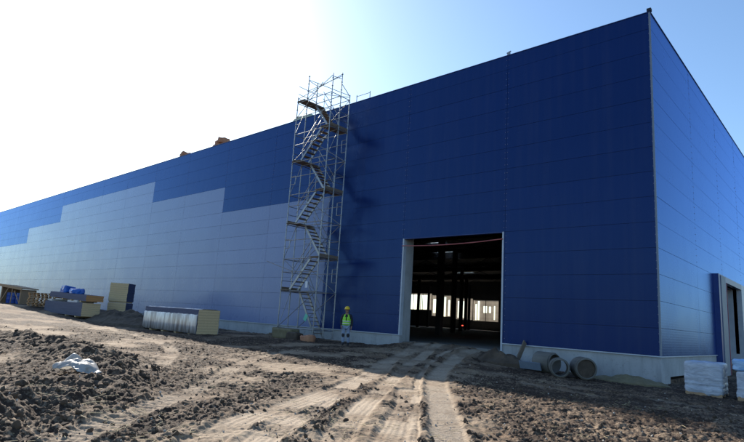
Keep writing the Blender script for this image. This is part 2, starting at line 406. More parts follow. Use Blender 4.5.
def lump(seed, sub=1):
    bm = bmesh.new(); bmesh.ops.create_icosphere(bm, subdivisions=sub, radius=1)
    for v in bm.verts:
        k = 1+.45*mnoise.noise(v.co*1.3+Vector((seed*3.1, seed, 0)))+.2*mnoise.noise(v.co*3+Vector((0, seed, 9)))
        v.co *= k
    V = np.array([v.co[:] for v in bm.verts]); F = np.array([[l.index for l in q.verts] for q in bm.faces]); bm.free(); return V, F
LUMPS = [lump(i, 2 if i % 3 else 1) for i in range(9)]
def scatter(name, pts, sizes, mat, sink=.35):
    Vs, Fs, b = [], [], 0
    zz = relief(pts[:, 0], pts[:, 1])[0]
    for k, (p, s) in enumerate(zip(pts, sizes)):
        V, F = LUMPS[1 if s < .028 and k % 2 else k % 9] if s > .03 else LUMPS[(k % 3)*3]
        q = Quaternion((random.gauss(0, 1), random.gauss(0, 1), random.gauss(0, 1), random.gauss(0, 1))).normalized().to_matrix()
        M = np.array(q)
        W = (V*np.array([1, random.uniform(.6, 1), random.uniform(.5, .85)])) @ M.T*s
        W = W+np.array([p[0], p[1], zz[k]+s*(.5-sink)]); Vs.append(W); Fs.append(F+b); b += len(V)
    me = bpy.data.meshes.new(name); me.from_pydata(np.vstack(Vs).tolist(), [], np.vstack(Fs).tolist()); me.update()
    return link(name, me, mat)
def clods():
    n = 26000; aa = math.atan2(f.x, f.y)+RNG.uniform(-R(40), R(40), n); rr = 5.5*np.exp(RNG.uniform(0, 1, n)**1.15*1.75)
    x = C.x+rr*np.sin(aa); y = C.y+rr*np.cos(aa)
    _, trk, ch = relief(x, y)
    keep = (RNG.uniform(0, 1, n) < (ch**1.3)*.95*(1-trk)+.015) & (y < -1.5)
    keep &= RNG.uniform(0, 1, n) < np.where(y > -7.5, .35, 1)
    x, y = x[keep][:7500], y[keep][:7500]
    s = np.clip(RNG.lognormal(math.log(.0155), .68, len(x)), .008, .048)
    db, _, _ = pathdist(x, y, BERM); s = s*np.where(db < 1.2, 1.5, 1)
    return tag(scatter('soil_clods', np.stack([x, y], -1), s, CLOD), kind='stuff')
clods()

def litter():
    n = 3000; aa = math.atan2(f.x, f.y)+RNG.uniform(-R(40), R(30), n); rr = 6*np.exp(RNG.uniform(0, 1, n)**1.2*1.5)
    x = C.x+rr*np.sin(aa); y = C.y+rr*np.cos(aa); keep = (fbm(x, y, .5, 3, 201) > .05) & (y < -3); x, y = x[keep][:1500], y[keep][:1500]
    z = relief(x, y)[0]; m = MB()
    for px, py, pz in zip(x, y, z):
        a = random.uniform(0, 6.28); L_ = random.uniform(.05, .20); dz = random.uniform(-.02, .03)
        m.tube((px, py, pz+.012), (px+L_*math.cos(a), py+L_*math.sin(a), pz+.014+dz), .0035, 4)
    tag(m.build('straw_litter', simple('dry straw', (.40, .32, .17), (.50, .41, .24), 8, .8, bump=0)), kind='stuff')
    n = 2600; aa = math.atan2(f.x, f.y)+RNG.uniform(-R(40), R(40), n); rr = 5.8*np.exp(RNG.uniform(0, 1, n)**1.1*1.5)
    x = C.x+rr*np.sin(aa); y = C.y+rr*np.cos(aa); keep = y < -3; x, y = x[keep][:1600], y[keep][:1600]
    tag(scatter('loose_stones', np.stack([x, y], -1), np.clip(RNG.lognormal(math.log(.011), .5, len(x)), .006, .035), simple('pale stones', (.30, .27, .23), (.46, .43, .38), 2, .85, bump=.3)), kind='stuff')
litter()

def heap(name, label, cat, cx, cy, rx, ry, h, mat, seed=0, rough=.22, zb=None):
    n = 44; vs = []; fs = []
    zb = mz(cx, cy) if zb is None else zb
    for i in range(n+1):
        for j in range(n+1):
            a, b = i/n*2-1, j/n*2-1; q = math.hypot(a, b)
            p = Vector((a*rx*1.15, b*ry*1.15, 0))
            e = max(0, 1-q**1.4)
            zz = h*e*(1+rough*2*mnoise.fractal(p*1.1+Vector((seed, 0, 0)), 1, 2, 5))+.10*e*mnoise.noise(p*4+Vector((0, seed, 0)))+(-.12 if q > .96 else .02*mnoise.noise(p*5))
            vs.append((p.x, p.y, zz))
    for i in range(n):
        for j in range(n):
            k = i*(n+1)+j; fs.append((k, k+n+1, k+n+2, k+1))
    me = bpy.data.meshes.new(name); me.from_pydata(vs, [], fs); me.update()
    o = link(name, me, mat, smooth=False); o.location = (cx, cy, zb)
    return tag(o, label, cat)

# ------------------------------------------------------------------ warehouse
XE, DEP = -200.0, 108.0
ware = thing('warehouse', 'huge flat roofed warehouse clad in deep blue and pale blue steel panels', 'warehouse')
SEAMS = [0.0, -6.38]+[-6.38-6*k for k in range(1, 33)]+[XE]
DOOR = (-12.3, -6.5, 5.0)                       # x0, x1, top
SDOOR = (11.9, 16.6, 3.75)
def level(xm):                                   # top of the pale panels
    if xm > -18.38: return 0
    if xm > -30.38: return 8
    if xm > -42.38: return 10
    if xm > -66.38: return 12
    if xm > -78.38: return 10
    if xm > -96.38: return 8
    if xm > -120.38: return 10
    return 8
blue, pale, side, screws = MB(), MB(), MB(), MB()
def panel(mb, o, u, nrm, a0, a1, z0, z1, g=.002, dp=.006):
    """one cassette: a slightly tilted face with chamfered edges falling into the joint"""
    o, u, nrm = Vector(o), Vector(u), Vector(nrm); Z = Vector((0, 0, 1))
    t = [random.gauss(0, .0015) for _ in range(4)]
    c = [(a0, z0), (a1, z0), (a1, z1), (a0, z1)]; s = [(1, 1), (-1, 1), (-1, -1), (1, -1)]
    out = [o+u*(a+sx*.004)+Z*(z+sz*.004)-nrm*dp for (a, z), (sx, sz) in zip(c, s)]
    inn = [o+u*(a+sx*(g+.004))+Z*(z+sz*(g+.004))+nrm*q for (a, z), (sx, sz), q in zip(c, s, t)]
    vs = out+inn
    fs = [(4, 5, 6, 7)]+[(i, (i+1) % 4, 4+(i+1) % 4, 4+i) for i in range(4)]
    if u.cross(Z).dot(nrm) < 0: fs = [q[::-1] for q in fs]
    mb.add(vs, fs)
rows = list(range(13))+[13]
def screw(p, nrm):
    M = Matrix.Translation(p); n = Vector(nrm)
    screws.obox(M, .022 if abs(n.x) < .5 else .012, .022 if abs(n.y) < .5 else .012, .022)
for k in range(len(SEAMS)-1):
    x1, x0 = SEAMS[k], SEAMS[k+1]; xm = (x0+x1)/2
    for zr in rows:
        za, zb = float(zr), (zr+1.0 if zr < 13 else H)
        if k == 1 and zr < 5: continue            # the doorway takes this bay
        panel(pale if zr < level(xm) else blue, (0, 0, 0), (1, 0, 0), (0, -1, 0), x0, x1, za, zb)
        if x1 > -45:
            for dz in (.2, .5, .8):
                if za+dz < zb:
                    screw((x0+.06, -.004, za+dz), (0, -1, 0)); screw((x1-.06, -.004, za+dz), (0, -1, 0))
# the strips beside the doorway (bay -12.38..-6.38)
for zr in range(5):
    panel(blue, (0, 0, 0), (1, 0, 0), (0, -1, 0), -6.50, -6.38, zr, zr+1)
SY = [0, 6.38, 12.38, 18.38, 24.38, 30.38, 36.38, 42.38, 48.38, 54.38, 60.38, 66.38, 72.38, 78.38, 84.38, 90.38, 96.38, 102.38, DEP]
for k in range(len(SY)-1):
    y0, y1 = SY[k], SY[k+1]
    for zr in rows:
        za, zb = float(zr), (zr+1.0 if zr < 13 else H)
        spans = [(y0, y1)]
        if zr < 4:
            spans = [(max(y0, p), min(y1, q)) for p, q in ((-1, 9.9), (17.8, 999)) if min(y1, q)-max(y0, p) > .05]
        for p, q in spans: panel(side, (0, 0, 0), (0, 1, 0), (1, 0, 0), p, q, za, zb)
        if y0 < 25:
            for dz in (.2, .5, .8):
                if za+dz < zb and zr >= 4: screw((.004, y0+.06, za+dz), (1, 0, 0)); screw((.004, y1-.06, za+dz), (1, 0, 0))
blue.build('blue_cladding', BLUE, ware)
tag(pale.build('pale_cladding', LIGHT, ware), 'pale blue grey panels with a stepped upper edge')
side.build('side_cladding', BLUE, ware)
screws.build('screw_row', SCREW, ware)
# wall core behind the panels, with the openings left free
core = MB()
T = .20
core.box(XE+.02, DOOR[0], .02, T, 0, H-.05); core.box(DOOR[1], -.02, .02, T, 0, H-.05); core.box(DOOR[0], DOOR[1], .02, T, DOOR[2], H-.05)
core.box(-T, -.02, T+.002, SDOOR[0], 0, H-.05); core.box(-T, -.02, SDOOR[1], DEP-.3, 0, H-.05); core.box(-T, -.02, SDOOR[0], SDOOR[1], SDOOR[2], H-.05)
core.box(XE, XE+T, T+.002, DEP-.3, -1, H-.05)
core.build('wall_core', SEAL, ware)
# plinth
pl = MB(); pl.box(XE, DOOR[0]-.55, .035, .30, -1.7, -.012); pl.box(DOOR[1]+.02, -.03, .035, .30, -1.7, -.012); pl.build('plinth', CONC, ware)
sp = MB(); sp.box(-.30, -.03, .302, 1.25, -1.9, -.012); sp.box(-.30, -.034, 1.25, 9.9, -.78, -.012)
sp.box(-.30, -.03, 7.6, 8.6, -1.9, -.782); sp.box(-.30, -.034, 17.8, DEP, -1.7, -.012); sp.build('side_plinth', CONC, ware)
fl = MB(); fl.box(XE, DOOR[0]-.02, -.035, .034, -.045, -.004); fl.box(DOOR[1]+.06, .035, -.035, .034, -.045, -.004); fl.box(-.034, .035, .036, 9.88, -.045, -.004); fl.build('base_flashing', FLASH, ware)
ct = MB(); ct.box(-.05, .012, -.012, -.0185+.014, .0, H); ct.box(.0045, .012, -.0035, .05, 0, H); ct.build('corner_trim', TRIM, ware)
cp = MB(); cp.box(-.10, .06, -.06, .10, H+.032, H+.16); cp.build('corner_cap', SEAL, ware)
pf = MB(); pf.box(XE, .03, -.03, .35, H, H+.03); pf.box(-.35, .03, .352, DEP, H, H+.03); pf.build('roof_edge_flashing', FLASHB, ware)
# roof with roof lights
RL = [(-43.5, -39.8, 43.4, 45.0), (-49, -44.5, 52.8, 54.6), (-66, -60, 84, 86.5), (-72, -66, 94, 97), (-30, -26, 43.4, 45), (-90, -84, 84, 86.5)]
def slab_with_holes(mb, X0, X1, Y0, Y1, z0, z1, holes):
    xs = sorted({X0, X1}|{h for q in holes for h in q[:2]}); ys = sorted({Y0, Y1}|{h for q in holes for h in q[2:]})
    for a, b in zip(xs[:-1], xs[1:]):
        for c, d in zip(ys[:-1], ys[1:]):
            if any(q[0] <= (a+b)/2 <= q[1] and q[2] <= (c+d)/2 <= q[3] for q in holes): continue
            mb.box(a, b, c, d, z0, z1)
rf = MB(); slab_with_holes(rf, XE+.2, -.21, .21, DEP-.3, 12.6, 12.85, RL); roof = rf.build('roof', INNER, ware)
OPAL = NT('opal glazing'); OPAL.set(Base_Color=(.8, .85, .9), Roughness=.4, Transmission_Weight=.8); OPAL = OPAL.m
for q in RL: MB().box(q[0], q[1], q[2], q[3], 12.86, 12.88).build('roof_light', OPAL, roof)
tr = MB()
for yy in range(18, 108, 18):
    tr.box(XE+.3, -.4, yy-.12, yy+.12, 11.5, 12.58)
    for xx in range(-192, 0, 6): tr.bar((xx, yy, 10.3), (xx+3, yy, 11.45), .1, .1); tr.bar((xx+3, yy, 11.45), (xx+6, yy, 10.3), .1, .1)
    tr.box(XE+.3, -.4, yy-.1, yy+.1, 10.1, 10.3)
tr.build('roof_truss', STEEL, ware)
MB().box(XE+.2, -.31, .301, DEP-.3, -.65, -.34).build('floor', SLAB, ware)
for xx in range(-192, 0, 12):
    for yy in (18, 36, 54, 72, 90):
        if xx < -120: continue
        xx += 1.5
        MB().box(xx-.24, xx+.24, yy-.24, yy+.24, -.34, 10.1).build('column', STEEL, ware)
# back wall with open bays at the far side
def bw(x, y, Y=DEP-.2):
    d = f+r_*(x-372)/fpx-u_*(y-221)/fpx; t = (Y-C.y)/d.y; return C+d*t
def hole(px0, py0, px1, py1):
    a, b = bw(px0, py0), bw(px1, py1); return (a.x, b.x, b.z, a.z)
BAND_ = [hole(405, 293, 432, 310), hole(432, 295, 456, 317), hole(456, 298, 473, 320), hole(473, 300, 499, 322)]
OPEN = [hole(444.5, 297, 445.6, 316.5), hole(478, 301, 479.4, 320), hole(407, 294.5, 420, 309.5), hole(421.5, 295, 429, 309.5), hole(433.5, 299, 436, 313), hole(458, 301, 465, 318), hole(468, 304, 470, 318), hole(483.5, 306, 487, 313), hole(489, 306.5, 491, 313), hole(440, 300, 441.2, 316), hole(448.5, 300, 449.6, 316), hole(475.5, 304, 476.7, 320), hole(494, 306, 495, 320)]
def ysort(h): return (min(h[0], h[1]), max(h[0], h[1]), min(h[2:]), max(h[2:]))
BAND_ = [ysort(h) for h in BAND_]; OPEN = [ysort(h) for h in OPEN]
def cut(mb, X0, X1, Z0, Z1, y0, y1, holes):
    xs = sorted({X0, X1}|{min(max(v, X0), X1) for h in holes for v in h[:2]}); zs = sorted({Z0, Z1}|{min(max(v, Z0), Z1) for h in holes for v in h[2:]})
    for a, b in zip(xs[:-1], xs[1:]):
        for c, d in zip(zs[:-1], zs[1:]):
            if any(h[0] <= (a+b)/2 <= h[1] and h[2] <= (c+d)/2 <= h[3] for h in holes): continue
            mb.box(a, b, y0, y1, c, d)
b_ = MB(); cut(b_, XE, -.21, -1.0, 12.6, DEP-.3, DEP-.1, BAND_); back = b_.build('back_wall', INNER, ware)
SHEET = NT('grey tan light band sheet')  # translucent sheet added to make a band of the back wall look lit
tl = SHEET.new('ShaderNodeBsdfTranslucent'); nz = SHEET.noise(SHEET.mapping(SHEET.coord(), (.5, .5, .1)), 1.2, 3)
SHEET.l.new(SHEET.mix(nz, (.32, .29, .25), (.68, .62, .54)), tl.inputs[0]); SHEET.l.new(tl.outputs[0], SHEET.out.inputs[0]); SHEET = SHEET.m
for h in BAND_:
    m = MB(); cut(m, h[0], h[1], h[2], h[3], DEP-.22, DEP-.2, OPEN); m.build('light_band_sheet', SHEET, back)
    for k in range(int((h[1]-h[0])/3)+1): xx = h[0]+.1+(h[1]-h[0]-.2)*k/max(1, int((h[1]-h[0])/3)); MB().box(xx-.09, xx+.09, DEP-.27, DEP-.223, h[2], h[3]).build('window_post', STEEL, back)
# doorway reveal: a pale concrete post on the left, thin trim on the right
dp = MB(); dp.box(DOOR[0]-.55, DOOR[0], .21, .85, -.9, 5.15); dp.box(DOOR[0]-.55, DOOR[0]-.001, .0, .205, -.9, -.05); dp.build('door_post', CONC, ware, bevel=.015)
dt = MB(); dt.box(DOOR[0]-.075, DOOR[0]+.004, -.022, .208, -.05, DOOR[2]); dt.build('door_trim', FLASH, ware); dt = MB(); dt.box(DOOR[1]-.004, DOOR[1]+.075, -.022, .208, -.5, DOOR[2]); dt.build('door_trim', FLASH, ware)
dl = MB(); dl.box(DOOR[0]+.004, DOOR[1]-.004, -.02, .208, DOOR[2]-.03, DOOR[2]-.001); dl.build('door_lintel_trim', FLASHB, ware)
dr = MB(); dr.box(DOOR[1]+.02, DOOR[1]+.55, .302, .85, -.9, 5.15); dr.build('door_post', CONC, ware)
# projecting portal of the side doorway
po = MB(); po.box(-.8, .24, 9.9, SDOOR[0], -1.3, 4.05); portal = po.build('side_portal', FLASHB, ware)
MB().box(.242, .27, 10.35, SDOOR[0]-.35, -1.3, 4.0).build('portal_panel', TRIM, portal)
MB().box(-.8, .24, SDOOR[1], 17.8, -1.3, 4.05).build('portal_jamb', FLASH, portal)
MB().box(-.8, .24, SDOOR[0], SDOOR[1], SDOOR[2], 4.05).build('portal_header', FLASHB, portal)
MB().box(.242, .262, SDOOR[0]-.028, SDOOR[0]+.01, -1.3, SDOOR[2]).build('portal_strip', RED, portal)
# small bracket on the roof edge
br = MB(); br.box(-6.45, -6.33, .05, .15, H+.03, H+.22); br.bar((-6.5, .1, H+.2), (-6.28, .1, H+.26), .05, .04); br.build('roof_bracket', GALVD, ware)

# red cable strung across the doorway
m = MB(); N = 16; P = []
for i in range(N+1):
    t = i/N; P.append((DOOR[0]-.1+(DOOR[1]+.1-DOOR[0]+.05)*t, -.05, 4.62-.10*4*t*(1-t)+.05*t))
for a, b in zip(P[:-1], P[1:]): m.tube(a, b, .022, 6)
tag(m.build('red_cable', RED), 'thin red cable strung across the top of the dark doorway', 'cable')
# small red lamp inside
lamp = thing('warning_lamp', 'small glowing red lamp low in the dark doorway interior', 'lamp', (-21.33, 20.0, -.34))
lm = MB(); lm.tube((0, 0, 0), (0, 0, .90), .03, 8); lm.box(-.16, .16, -.16, .16, 0, .04); lm.build('lamp_stand', STEEL, lamp)
RL_ = NT('red lamp glow'); RL_.set(Base_Color=(.8, .05, .03), Emission_Color=(1, .08, .05, 1), Emission_Strength=2.0)
MB().sphere((0, 0, .97), .06, 12, 8, (1.4, 1, .7)).build('lamp_lens', RL_.m, lamp, True)

# ------------------------------------------------------------------ scaffold stair tower
XL, XR = -19.45, -16.4
YF, YM, YB = -2.30, -1.57, -.83
GZ = -.62
LV = [GZ]+[2.07, 3.92, 5.98, 7.76, 9.78, 11.55, 13.62]     # landing levels, left at odd steps
tower = thing('scaffold_tower', 'tall galvanised scaffold stair tower with wooden landings standing against the blue wall', 'scaffold', ((XL+XR)/2, YM, GZ))
ox, oy, oz = tower.location
def L(x, y, z): return (x-ox, y-oy, z-oz)
TOPS = {(XL, YF): 13.9, (XL, YM): 15.65, (XL, YB): 15.45, (XR, YF): 14.7, (XR, YM): 15.0, (XR, YB): 13.85}
for (x, y), zt in TOPS.items():
    zb = GZ+(.30 if x == XL else .12)
    m = MB(); m.tube(L(x, y, zb), L(x, y, zt), .030, 8)
    z = zb+.4
    while z < zt-.05:                                    # rosettes and spigots
        m.tube(L(x, y, z-.006), L(x, y, z+.006), .062, 8); z += .5
    st = m.build('standard', GALV, tower, False)
    MB().box(x-ox-.08, x-ox+.08, y-oy-.08, y-oy+.08, zb-oz-.02, zb-oz).tube(L(x, y, zb), L(x, y, zb+.3), .042, 8).build('base_plate', GALVD, st)
def ledger(a, b, r=.024, name='ledger', mat=None): return MB().tube(L(*a), L(*b), r, 6).build(name, mat or GALV, tower)
zl = [0.0]+LV[1:]
for i, z in enumerate(zl):
    for y in (YF, YM, YB): ledger((XL, y, z-.09), (XR, y, z-.09))
    for x in (XL, XR): ledger((x, YF, z-.11), (x, YB, z-.11))
for i in range(1, len(zl)):                              # guard rails on the ends and the long sides
    z = zl[i]; x = XL if i % 2 else XR
    for dz in (.5, 1.0):
        ledger((x, YF, z+dz), (x, YB, z+dz), .02, 'guard_rail')
    for dz in (1.0,):
        for y in (YF, YB):
            if z+dz < 14.5: ledger((XL, y, z+dz), (XR, y, z+dz), .02, 'guard_rail')
for i in range(len(zl)-1):                               # diagonals on front and back, ends
    a, b = zl[i]-.09, zl[i+1]-.09
    if i % 2: ledger((XL, YB, b), (XR, YB, a), .02, 'brace', GALVD); 
    else: ledger((XL, YB, a), (XR, YB, b), .02, 'brace', GALVD)
    if i in (0, 1, 5): ledger((XL, YF-.04, a if i != 1 else b), (XR, YF-.04, b if i != 1 else a), .02, 'brace', GALVD)
    ledger((XR if i % 2 else XL, YF, a), (XR if i % 2 else XL, YM, b), .018, 'brace', GALVD)
# landings and flights
def landing(i):
    z = zl[i]; lft = i % 2
    x0, x1 = (XL+.03, XL+.72) if lft else (XR-.72, XR-.03)
    m = MB()
    for k in range(3):
        w0 = x0+(x1-x0)*k/3
        m.box(w0-ox+.006, w0+(x1-x0)/3-ox-.006, YF-oy-.08, YB-oy+.08, z-oz-.055+random.uniform(-.004, .004), z-oz-.005)
    m.build('landing', PLANK, tower)
    if i < 7:
        t = MB(); xx = XL-.0 if lft else XR
        t.box(xx-ox-.015, xx-ox+.015, YF-oy+.04, YB-oy-.04, z-oz, z-oz+.15); t.build('toe_board', PLANK, tower)
for i in range(1, 8): landing(i)
def flight(i):
    """from level i up to level i+1; front lane when it leaves the left landing"""
    z0, z1 = zl[i], zl[i+1]
    if i == 0: z0 = GZ+.12
    up_right = i % 2 == 1
    xa, xb = (XL+.70, XR-.70) if up_right else (XR-.70, XL+.70)
    ya, yb = (YF+.06, YM-.06) if up_right else (YM+.06, YB-.06)
    m = MB()
    for y in (ya, yb): m.bar(L(xa, y, z0-.02), L(xb, y, z1-.04), .035, .13)
    fo = m.build('stair_flight', GALV, tower)
    n = max(8, int((z1-z0)/.21)); t = MB()
    for k in range(1, n):
        q = k/n; x = xa+(xb-xa)*q; z = z0+(z1-z0)*q
        t.box(x-ox-.12, x-ox+.12, ya-oy+.022, yb-oy-.022, z-oz-.018, z-oz+.018)
    t.build('tread', PLANK, fo)
    h = MB()
    yy = ya if up_right else yb
    for dz in (.55, 1.0): h.tube(L(xa, yy, z0+dz), L(xb, yy, z1+dz), .02, 6)
    for q in (.08, .5, .92): x = xa+(xb-xa)*q; z = z0+(z1-z0)*q; h.tube(L(x, yy, z), L(x, yy, z+1.0), .017, 6)
    h.build('handrail', GALV, fo)
for i in range(0, 7): flight(i)
# D shaped end guards beside the landings and the top cage
for i in (2, 4, 6):
    z = zl[i]+.2
    m = MB(); x = XL
    for dz in (.35, .85): m.tube(L(x, YF, z+dz), L(x+.42, YF, z+dz), .018, 6)
    m.tube(L(x+.42, YF, z+.35), L(x+.42, YF, z+.85), .018, 6); m.build('guard_frame', GALV, tower)
    m = MB(); x = XR; z = zl[i-1]+.3
    for dz in (.2, .95): m.tube(L(x, YB, z+dz), L(x-.4, YB, z+dz), .018, 6)
    m.tube(L(x-.4, YB, z+.2), L(x-.4, YB, z+.95), .018, 6); m.build('guard_frame', GALV, tower)
for a, b in (((XL, YM, 15.35), (XR, YB, 13.8)), ((XL, YM, 15.3), (XL, YB, 15.2)), ((XL, YM, 14.6), (XR, YM, 14.8)), ((XL, YF, 13.8), (XL, YM, 13.85)),
             ((XL, YB, 14.7), (XR, YB, 13.7)), ((XR, YF, 14.5), (XR, YM, 14.6)), ((XR, YM, 14.3), (XR, YB, 13.75)), ((XL, YF, 13.8), (XR, YM, 14.9)), ((XL, YM, 14.1), (XR, YF, 14.6))):
    ledger(a, b, .02, 'top_rail')
ledger((XL-1.55, YF-.05, 3.75), (XL+.9, YF-.05, 3.1), .024, 'ledger', GALVD)
ledger((XL, YF, 12.55), (XL+2.2, YF, 14.35), .024, 'brace')
# notices hung on the tower
tg = MB(); tg.obox(Matrix.Translation((XR-.62, YF-.06, .55)) @ Matrix.Rotation(.5, 4, 'Y'), .24, .012, .36)
tag(tg.build('safety_tag', simple('mint green card', (.10, .48, .34), (.14, .55, .40), 3, .5, bump=0)), 'mint green notice card hung low on the scaffold tower', 'notice')
tg = MB(); tg.obox(Matrix.Translation((XR-.78, YF-.06, 2.35)), .20, .012, .36)
tag(tg.build('paper_notice', simple('white card', (.6, .63, .68), (.7, .72, .75), 3, .5, bump=0)), 'white paper notice on the scaffold above the mint green card', 'notice')
# clutter at the foot of the tower
pileg = thing('timber_pile', 'short boards piled under the left legs of the scaffold tower', 'boards', (-19.6, -2.0, GZ-.05))
for k in range(7):
    a = random.uniform(-.25, .25); m = MB()
    m.obox(Matrix.Translation((random.uniform(-.3, .5), (k % 3-1)*.33+.1, .06+.07*(k//3))) @ Matrix.Rotation(a, 4, 'Z'), random.uniform(1.2, 2.0), .22, .06); m.build('board', PLANK, pileg)
yb_ = crumpled('yellow_pack', SAND, None, (1.35, .8, .55), 4, .06, 3, 4); yb_.location = (-17.95, -2.9, GZ-.03); yb_.rotation_euler = (0, 0, .2); tag(yb_, 'dull olive yellow soft pack lying at the foot of the scaffold', 'pack')
for (x, y, s, sd, lab) in ((-17.0, -3.0, .42, 3, 'dark crumpled sack at the foot of the scaffold stairs'), (-16.0, -3.0, .34, 8, 'small pinkish brown rubble sack nearest the worker')):
    o = crumpled('sack', SOIL if sd == 3 else REDB, None, (s*2, s*1.4, s), 4, .08, 3, sd); o.location = (x, y, mz(x, y)-.06); tag(o, lab, 'sack')
# guard rail standing on the roof behind the tower
gr = thing('roof_guard_rail', 'short tubular guard rail on the roof edge beside the scaffold top', 'guard rail', (-17.4, .9, H+.03))
for x in (-.15, 1.0): MB().tube((x, 0, -.2), (x, 0, 1.0), .024, 6).build('post', GALV, gr)
for z in (.45, .9): MB().tube((-.2, 0, z), (1.0, 0, z), .02, 6).build('rail', GALV, gr)

# ------------------------------------------------------------------ things on the roof
def roofheap(x, y, w_, h_, seed, lab):
    h = thing('sacking_heap', lab, 'heap', (x, y, H+.02))
    random.seed(seed)
    for k in range(9):
        q = random.uniform(.5, .8)*w_
        o = crumpled('bundle', REDB if k % 3 else ORANGEB, h, (q, q*.8, h_*random.uniform(.35, .55)), 4, .13, 2.0, seed+k*3)
        e = (k % 5-2)/2; o.location = (e*w_*.36*(1 if k < 5 else .55), random.uniform(-.15, .15), (0 if k < 5 else h_*.42)*(1-abs(e)*.35)); o.rotation_euler = (random.uniform(-.3, .3), random.uniform(-.35, .35), random.uniform(0, 3))
ORANGEB = simple('faded orange sacking', (.42, .21, .12), (.52, .30, .19), 2.5, .85, bump=.5, bdist=.03)
roofheap(-33.0, 1.0, 1.5, .98, 21, 'larger heap of reddish brown bundles on the roof edge')
roofheap(-38.8, 1.0, 1.5, .75, 33, 'lower heap of reddish brown bundles further along the roof edge')
o = crumpled('pale_pack', GREENP, None, (2.0, 1.0, .8), 4, .05, 2, 5); o.location = (-23.0, 1.4, H+.02); tag(o, 'pale green pack lying on the roof behind the scaffold top', 'pack')

# ------------------------------------------------------------------ panel packs and site goods along the wall
def panel_pack(name, lab, loc, rz, Lx, W, Hh, n, side_m, end_m, tilt=0, group=None, wrap=None, slope=.16):
    """bundle of sandwich panels: sheet faced long sides, bare cores at both ends"""
    t = thing(name, lab, 'panel pack', loc, rz, group); t.rotation_euler[1] = tilt
    th = Hh/n
    m = MB(); e = {-1: MB(), 1: MB()}
    for k in range(n):
        z0, z1 = k*th, (k+1)*th; jx = random.uniform(-.012, .012); jy = random.uniform(-.012, .012)
        m.box(-Lx/2+.02+jx, Lx/2-.02+jx, -W/2+jy, W/2+jy, z0+.0015, z1-.0015)
        for s in (-1, 1):
            xa, xb = (Lx/2-.022, Lx/2) if s > 0 else (-Lx/2, -Lx/2+.022)
            e[s].box(xa+jx, xb+jx, -W/2+.006+jy, W/2-.006+jy, z0+.004, z1-.004)
    m.build('panel_sheets', side_m, t); e[1].build('core_end', end_m, t); e[-1].build('core_end', end_m, t)
    for x in (-Lx*.36, -Lx*.12, Lx*.12, Lx*.36): MB().box(x-.12, x+.12, -W/2+.03, W/2-.03, -.10, -.001).build('skid', WOOL, t)
    if wrap:
        nx, prof = 60, [(-W/2-.03, .02), (-W/2-.035, Hh*.35), (-W/2-.03, Hh*.72), (-W/2+.10, Hh*.98), (-W/2+.25, Hh+.03), (0, Hh+.04), (W/2-.2, Hh+.03), (W/2+.03, Hh-.02), (W/2+.035, Hh*.5), (W/2+.03, .03)]
        vs, fs = [], []
        for i in range(nx+1):
            x = -Lx/2-.01+(Lx-.02)*i/nx
            for j, (y, z) in enumerate(prof):
                q = .03*mnoise.noise(Vector((x*3.2, j*.4, 1)))+.015*mnoise.noise(Vector((x*9, j*.8, 5)))
                vs.append((x, y+q*(1 if y > 0 else -1)*.6-(.006), z+(.02*mnoise.noise(Vector((x*2, j, 8))) if 0 < j < 9 else .03*mnoise.noise(Vector((x*2.4, j, 2))))))
        k = len(prof)
        for i in range(nx):
            for j in range(k-1): fs.append((i*k+j, (i+1)*k+j, (i+1)*k+j+1, i*k+j+1))
        me = bpy.data.meshes.new('foil_wrap'); me.from_pydata(vs, [], fs); me.update()
        o = link('foil_wrap', me, wrap, t, True); sm = o.modifiers.new('s', 'SOLIDIFY'); sm.thickness = .008; sm.offset = 1
    return t
# long foil wrapped pack in front of the wall
panel_pack('panel_pack', 'long pack of panels wrapped in creased silver foil with yellow cut end', (-23.75, -6.05, -.66), R(-2.0), 6.6, 1.25, 1.28, 9, GREYP, WOOL, wrap=FOIL)
# lower and upper packs on the left
panel_pack('panel_pack', 'long grey panel pack with yellow end under the thin tilted pack', (-39.7, -6.5, -.36), R(-4.5), 10.4, 1.2, .92, 7, GREYP, WOOL)
panel_pack('panel_pack', 'thin tilted panel pack with orange end lying on top of another pack', (-39.1, -6.5, .80), R(-4.0), 9.6, 1.15, .42, 3, GREYP, ORANGEW, tilt=R(1.4))
for x, lab in ((-43.4, 'white foam block at the far end between the two stacked panel packs'), (-36.5, 'white foam block at the near orange end between the two stacked panel packs')):
    o = MB().box(-.45, .45, -.57, .57, 0, .16).build('foam_block', FOAM, bevel=.02); o.location = (x, -6.5+(x+39.7)*-.0787, .562); o.rotation_euler = (0, 0, R(-4.5)); tag(o, lab, 'foam block')
def tarpbundle(x, y, z, s, seed, lab):
    o = crumpled('tarp_bundle', TARP, None, s, 5, .13, 2.2, seed); o.location = (x, y, z); o.rotation_euler = (0, 0, random.uniform(-.3, .3)); tag(o, lab, 'tarp')
tarpbundle(-40.9, -6.4, 1.24, (1.3, .85, .52), 3, 'taller crumpled blue tarpaulin bundle on the tilted panel pack')
tarpbundle(-38.9, -6.45, 1.19, (1.5, .85, .36), 12, 'flatter blue tarpaulin bundle nearer the orange end of the tilted panel pack')
# two tier stack seen end on
sx, sy = -36.0, -4.3
panel_pack('panel_pack', 'lower yellow ended pack of the two tier stack behind the soil heap', (sx, sy, -.5), R(-43), 1.5, 1.32, 1.22, 8, GREYP, WOOL)
panel_pack('panel_pack', 'upper yellow ended pack of the two tier stack, raised on skids', (sx, sy, .83), R(-43), 1.5, 1.32, 1.35, 9, GREYP, WOOL)
heap('soil_heap', 'dark soil heap in front of the two tier panel stack', 'heap', -31.6, -5.9, 4.6, 1.5, .80, SOIL, 5)
